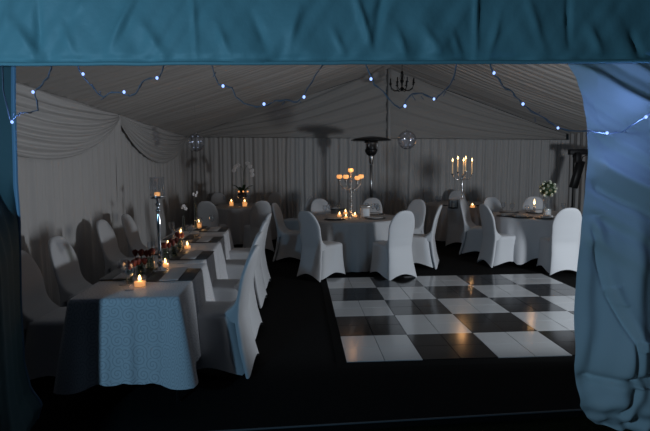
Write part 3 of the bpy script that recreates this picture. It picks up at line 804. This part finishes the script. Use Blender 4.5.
for k in range(28):
    z = 1 - 2 * (k + .5) / 28; a = k * 2.39996; rr = math.sqrt(1 - z * z)
    b = MB(); rose_bloom(b, (0, 0, 0), .030, k + 40); o = b.build('rose_bloom', 'cream', t)
    d = Vector((rr * math.cos(a), rr * math.sin(a), z)); o.location = Vector((0, 0, .43)) + d * .112; o.rotation_euler = d.to_track_quat('Z', 'Y').to_euler()
p = G(534, 217.5, TT)
t = thing('glass_candlestick', 'crystal candlestick with one bright flame on the right round table', 'candlestick', p)
MB().lathe([(.045, 0), (.045, .008), (.014, .02), (.02, .04), (.01, .06), (.024, .085), (.03, .10), (.026, .10), (.01, .085)], n=18).build('crystal_stem', 'glass', t)
MB().lathe([(.016, .09), (.016, .20), (.003, .202)], n=12).build('candle', 'waxw', t)
MB().lathe([(.002, 0), (.013, .015), (.013, .03), (.006, .06), (.0006, .085)], (0, 0, .202), 10).build('flame', 'flame', t)
plight(p + Vector((0, 0, .2)), 1.3, r=.03)

# ------------------------------------------------------------------ back table candelabra with tapers
p = G(462, 208, TT)
t = thing('candelabra', 'slender candelabra with five tall burning tapers on the back table', 'candelabra', p)
MB().lathe([(.07, 0), (.07, .01), (.03, .03), (.014, .06), (.012, .30), (.02, .34), (.012, .38), (.011, .56), (.022, .60), (.012, .64)], n=18).build('shaft', 'silver', t)
for k, (x, y, z) in enumerate(((-.19, .02, .66), (-.075, .06, .70), (.0, -.05, .66), (.075, .05, .70), (.19, .02, .66))):
    a = MB().tube([(0, 0, .58), (x * .4, y * .4, .54), (x * .8, y * .8, .56), (x, y, z - .02)], .006, 8).build('arm', 'silver', t)
    MB().lathe([(.006, -.03), (.022, -.012), (.026, 0), (.003, .001)], (x, y, z), 14).build('cup', 'silver', a)
    c = MB().lathe([(.0125, 0), (.0115, .225), (.002, .228)], (x, y, z), 12).build('taper_candle', 'wax', t)
    MB().lathe([(.001, 0), (.012, .014), (.012, .028), (.005, .05), (.0006, .065)], (x, y, z + .228), 10).build('flame', 'flame', c)
plight(p + Vector((0, -.1, 1.0)), 2.6, r=.08)
votive(G(472.5, 208, TT), 'glowing votive right of the tall candle candelabra', 'votives on the back tables', 1.5, False, .9)
p = G(453, 208.5, TT)
t = thing('lantern', 'small square lantern left of the tall candle candelabra', 'lantern', p, .2)
MB().box((0, 0, .012), (.13, .13, .02), 0, .003).build('base', 'blackm', t)
MB().box((0, 0, .165), (.14, .14, .015), 0, .003).build('lid', 'boxw', t)
for sx in (-1, 1):
    for sy in (-1, 1): MB().box((sx * .055, sy * .055, .09), (.01, .01, .14)).build('post', 'blackm', t)
MB().lathe([(.03, .022), (.03, .10), (.003, .102)], n=14).build('candle', 'waxw', t)

# ------------------------------------------------------------------ orchid arrangement
p = G(242.5, 206, TT)
t = thing('potted_orchid', 'white orchid with dark leaves in a glass bowl on the back left table', 'orchid', p)
MB().lathe([(.09, 0), (.09, .012), (.02, .03), (.02, .13), (.10, .17), (.13, .24), (.125, .24), (.09, .175), (.003, .155)], n=22).build('glass_bowl', 'glass', t)
MB().lathe([(.06, .165), (.10, .20), (.09, .27), (.003, .29)], n=16).build('pot', 'black', t)
for a, L, hh in ((2.7, .22, .17), (.4, .22, .15), (2.0, .16, .12), (-.5, .17, .10), (3.7, .18, .09), (1.2, .14, .17)):
    def leaf(s, q, a=a, L=L, hh=hh):
        w = .036 * math.sin(PI * min(1, .12 + .88 * q)) ** .7; r = .02 + L * q; z = .27 + hh * (1 - (1 - q) ** 2) - .0 * q
        x = r * math.cos(a) - (s - .5) * 2 * w * math.sin(a); y = r * math.sin(a) + (s - .5) * 2 * w * math.cos(a)
        return (x, y, z + .012 * abs(s - .5) * 2)
    MB().grid(4, 10, leaf).build('leaf', 'leaf', t)
def orch(par, c, r, a0):
    f = MB()
    for q in range(5):
        a = a0 + q * 2 * PI / 5; w = 1.25 if q in (1, 4) else .9
        f.ball((c[0] + r * .6 * math.cos(a), c[1], c[2] + r * .6 * math.sin(a)), r * .52 * w, 10, 6, sy=.22)
    f.ball((c[0], c[1] - .008, c[2] - .003), r * .22, 8, 6); f.build('flower', 'orchid', par)
for path, fl_ in (([(0, 0, .27), (.03, 0, .45), (.04, 0, .62), (.0, -.02, .72), (-.09, -.03, .70), (-.15, -.03, .64)], [(-.07, -.03, .73), (-.12, -.04, .70), (-.15, -.04, .65)]),
                  ([(0, 0, .27), (.02, 0, .45), (.06, 0, .66), (.12, -.02, .74), (.19, -.03, .70), (.22, -.03, .60)], [(.12, -.04, .76), (.17, -.04, .71), (.21, -.04, .64), (.215, -.04, .57)])):
    up = lambda c: (c[0] * 1.05, c[1], .27 + (c[2] - .27) * 1.28)
    s_ = MB().tube([up(c) for c in path], .004, 6).build('flower_stem', 'leaf', t)
    for k, c in enumerate(fl_): orch(s_, up(c), .044, .3 * k + PI / 2)
gvo = 'votives on the back tables'
votive(G(231.5, 206, TT), 'glowing votive left of the orchid bowl', gvo, 1.6, True, .5)
votive(G(244.8, 206.5, TT), 'bright glowing candle in front of the orchid bowl', gvo, 1.7, True, .9)
for k, u in enumerate((238.8, 243.3, 247.6)):
    b = MB().ball((0, 0, 0), .018, 10, 8).build('candle_light', 'glow', t)
    q = D(u, 191.5, 10.72); b.location = q - p

# ------------------------------------------------------------------ patio heater
p = W((371 - 325) / F * 10.55 + .01, 10.55)
t = thing('patio_heater', 'tall dark patio heater with a wide reflector hat behind the centre table', 'patio heater', p)
MB().lathe([(.23, 0), (.23, .03), (.20, .05), (.20, .70), (.17, .76), (.03, .78)], n=28).build('gas_housing', 'heatb', t)
MB().tube([(0, 0, .76), (0, 0, 1.64)], .028, 14).build('pole', 'steel', t)
MB().lathe([(.028, 1.60), (.045, 1.63), (.045, 1.68), (.055, 1.70), (.055, 1.76), (.05, 1.78)], n=20).build('valve_collar', 'steel', t)
MB().lathe([(.05, 1.76), (.10, 1.80), (.13, 1.86), (.13, 1.90)], n=24).build('burner', 'heatb', t)
MB().lathe([(.11, 1.90), (.115, 2.03), (.13, 2.05)], n=24).build('mesh_screen', 'steel', t)
MB().lathe([(.14, 2.03), (.14, 2.07), (.41, 2.075), (.42, 2.085), (.34, 2.115), (.18, 2.15), (.03, 2.165)], n=40).build('reflector_hat', 'heatb', t)
for k in range(3):
    a = k * 2.1; MB().tube([(.12 * math.cos(a), .12 * math.sin(a), 1.88), (.14 * math.cos(a), .14 * math.sin(a), 2.08)], .006, 6).build('strut', 'steel', t)

# ------------------------------------------------------------------ chandelier
c = D(402, 83.5, 11.2)
cz = Vector((c.x, c.y, 0))
t = thing('chandelier', 'small black eight armed chandelier hanging from the tent ridge', 'chandelier', c)
zr = RZ(c.x) - c.z - .04
MB().tube([(0, 0, .25), (0, 0, zr)], .006, 6).build('chain', 'blackm', t)
MB().lathe([(.004, -.17), (.022, -.15), (.03, -.11), (.012, -.07), (.02, 0), (.035, .05), (.014, .10), (.018, .20), (.03, .24), (.005, .27)], n=16).build('body', 'blackm', t)
for k in range(8):
    a = k * PI / 4 + .2; ca, sa = math.cos(a), math.sin(a)
    arm = MB().tube([(.015 * ca, .015 * sa, -.08), (.08 * ca, .08 * sa, -.15), (.17 * ca, .17 * sa, -.15), (.245 * ca, .245 * sa, -.10), (.265 * ca, .265 * sa, -.02)], .008, 8).build('arm', 'blackm', t)
    MB().lathe([(.006, -.02), (.032, -.008), (.034, 0), (.014, .002), (.013, .09), (.003, .10)], (.265 * ca, .265 * sa, 0), 10).build('candle_cup', 'blackm', arm)
    MB().tube([(.02 * ca, .02 * sa, .22), (.05 * ca, .05 * sa, .12), (.03 * ca, .03 * sa, .02)], .005, 6).build('scroll', 'blackm', t)

# ------------------------------------------------------------------ glass bubbles hung from the lining
def bubble(u, v, d, r, label):
    c = D(u, v, d); t = thing('glass_bubble', label, 'ornament', c, 0)
    s = MB().ball((0, 0, 0), r, 32, 20).build('glass_ball', 'bubble', t)
    MB().lathe([(.012, r - .004), (.016, r + .004), (.010, r + .02), (.002, r + .024)], n=12).build('cap', 'silver', t)
    xz = RZ(c.x) - c.z + .02
    MB().tube([(0, 0, r + .02), (0, 0, xz)], .0012, 5).build('thread', 'wire', t)
    for k, (x, z) in enumerate(((-.34, .05), (.34, .05), (.62, .12), (-.3, .66), (.3, .66), (-.2, -.55), (.25, -.55), (-.6, .0))):
        rr = (.0105 if k < 2 else .006) * r / .14
        MB().ball((x * r * .98, -math.sqrt(max(0, 1 - x * x - z * z)) * r * .45, z * r), rr, 8, 6).build('led', 'ledin', t)  # glowing dots imitate reflections of the string lights in the ball
    return t
bubble(196, 142.5, 8.6, .15, 'clear glass bubble ornament hanging near the far end of the left wall')
bubble(407, 140, 8.6, .155, 'clear glass bubble ornament hanging to the right of the patio heater')

# ------------------------------------------------------------------ loudspeaker on a stand
SD = 11.5
sp_ = W((573 - 325) / F * SD, SD)
t = thing('lighting_stand', 'black T-bar stand at the right side of the tent partly behind the curtain', 'stand', sp_)
ztop = D(574, 152, SD).z
MB().tube([(0, 0, .35), (0, 0, ztop)], .018, 10).build('pole', 'black', t)
for k in range(3):
    a = k * 2 * PI / 3 + .5; MB().tube([(0, 0, .62), (.42 * math.cos(a), .42 * math.sin(a), .01)], .011, 8).build('leg', 'black', t)
MB().box((.22, 0, ztop), (.68, .11, .12), 0, .008).build('crossbar', 'black', t)
MB().lathe([(.03, ztop - .12), (.03, ztop - .05)], n=12).build('clamp', 'black', t)
p2 = sp_ + Vector((.03, -.10, 0))
t = thing('column_speaker', 'slim black column loudspeaker hanging tilted below the T-bar', 'loudspeaker', (p2.x, p2.y, ztop))
b = MB().box((0, 0, -.13), (.12, .10, .22), 0, .008).build('bracket', 'black', t)
b = MB().box((0, 0, 0), (.15, .13, .62), 0, .012); o = b.build('cabinet', 'black', t); o.location = (.0, 0, -.50); o.rotation_euler = (0, .26, 0)
gb_ = MB().box((0, -.068, 0), (.13, .006, .58), 0, .002).build('grille', 'blackm', o)
MB().tube([(.09, 0, -.22), (.11, 0, -.12), (.19, 0, -.075), (.30, 0, -.10), (.36, 0, -.3)], .011, 8).build('cable', 'black', t)

# ------------------------------------------------------------------ light
w = bpy.data.worlds.new('dusk'); sc.world = w; w.use_nodes = True
w.node_tree.nodes['Background'].inputs[0].default_value = (.36, .43, .50, 1)
w.node_tree.nodes['Background'].inputs[1].default_value = .017
def lamp(kind, name, loc, power, c, size=.1, target=None, spot=None, blend=.3):
    l = bpy.data.lights.new(name, kind); l.energy = power; l.color = c
    if kind == 'AREA': l.size = size
    else: l.shadow_soft_size = size
    if kind == 'SPOT': l.spot_size = spot; l.spot_blend = blend
    o = bpy.data.objects.new(name, l); col.objects.link(o); o.location = loc
    if target is not None: o.rotation_euler = (Vector(target) - Vector(loc)).to_track_quat('-Z', 'Y').to_euler()
    return o
L0 = W(-2.0, 0.0, 1.58); az = math.radians(40); el = math.radians(5)
lamp('SPOT', 'blue_flood_lamp', L0, 116, (.32, .67, 1.0), .05, L0 + W(math.sin(az) * math.cos(el), math.cos(az) * math.cos(el), math.sin(el)), math.radians(84), .03)
L1 = W(4.4, 3.8, .90); az = math.radians(-39); el = math.radians(10)
lamp('SPOT', 'hall_lamp', L1, 400, (.86, .93, 1.0), .22, L1 + W(math.sin(az) * math.cos(el), math.cos(az) * math.cos(el), math.sin(el)), math.radians(112), .10)
for p, e_, c, r in LIGHTS: lamp('POINT', 'candle_light', p, e_ * .8, c, r)
for u, v in ((607, 133), (646, 117), (90, 66), (12, 122)):
    lamp('POINT', 'led_light', D(u, v, wd(u) - .035), .7 if u > 500 else .2, (.22, .40, 1), .012)
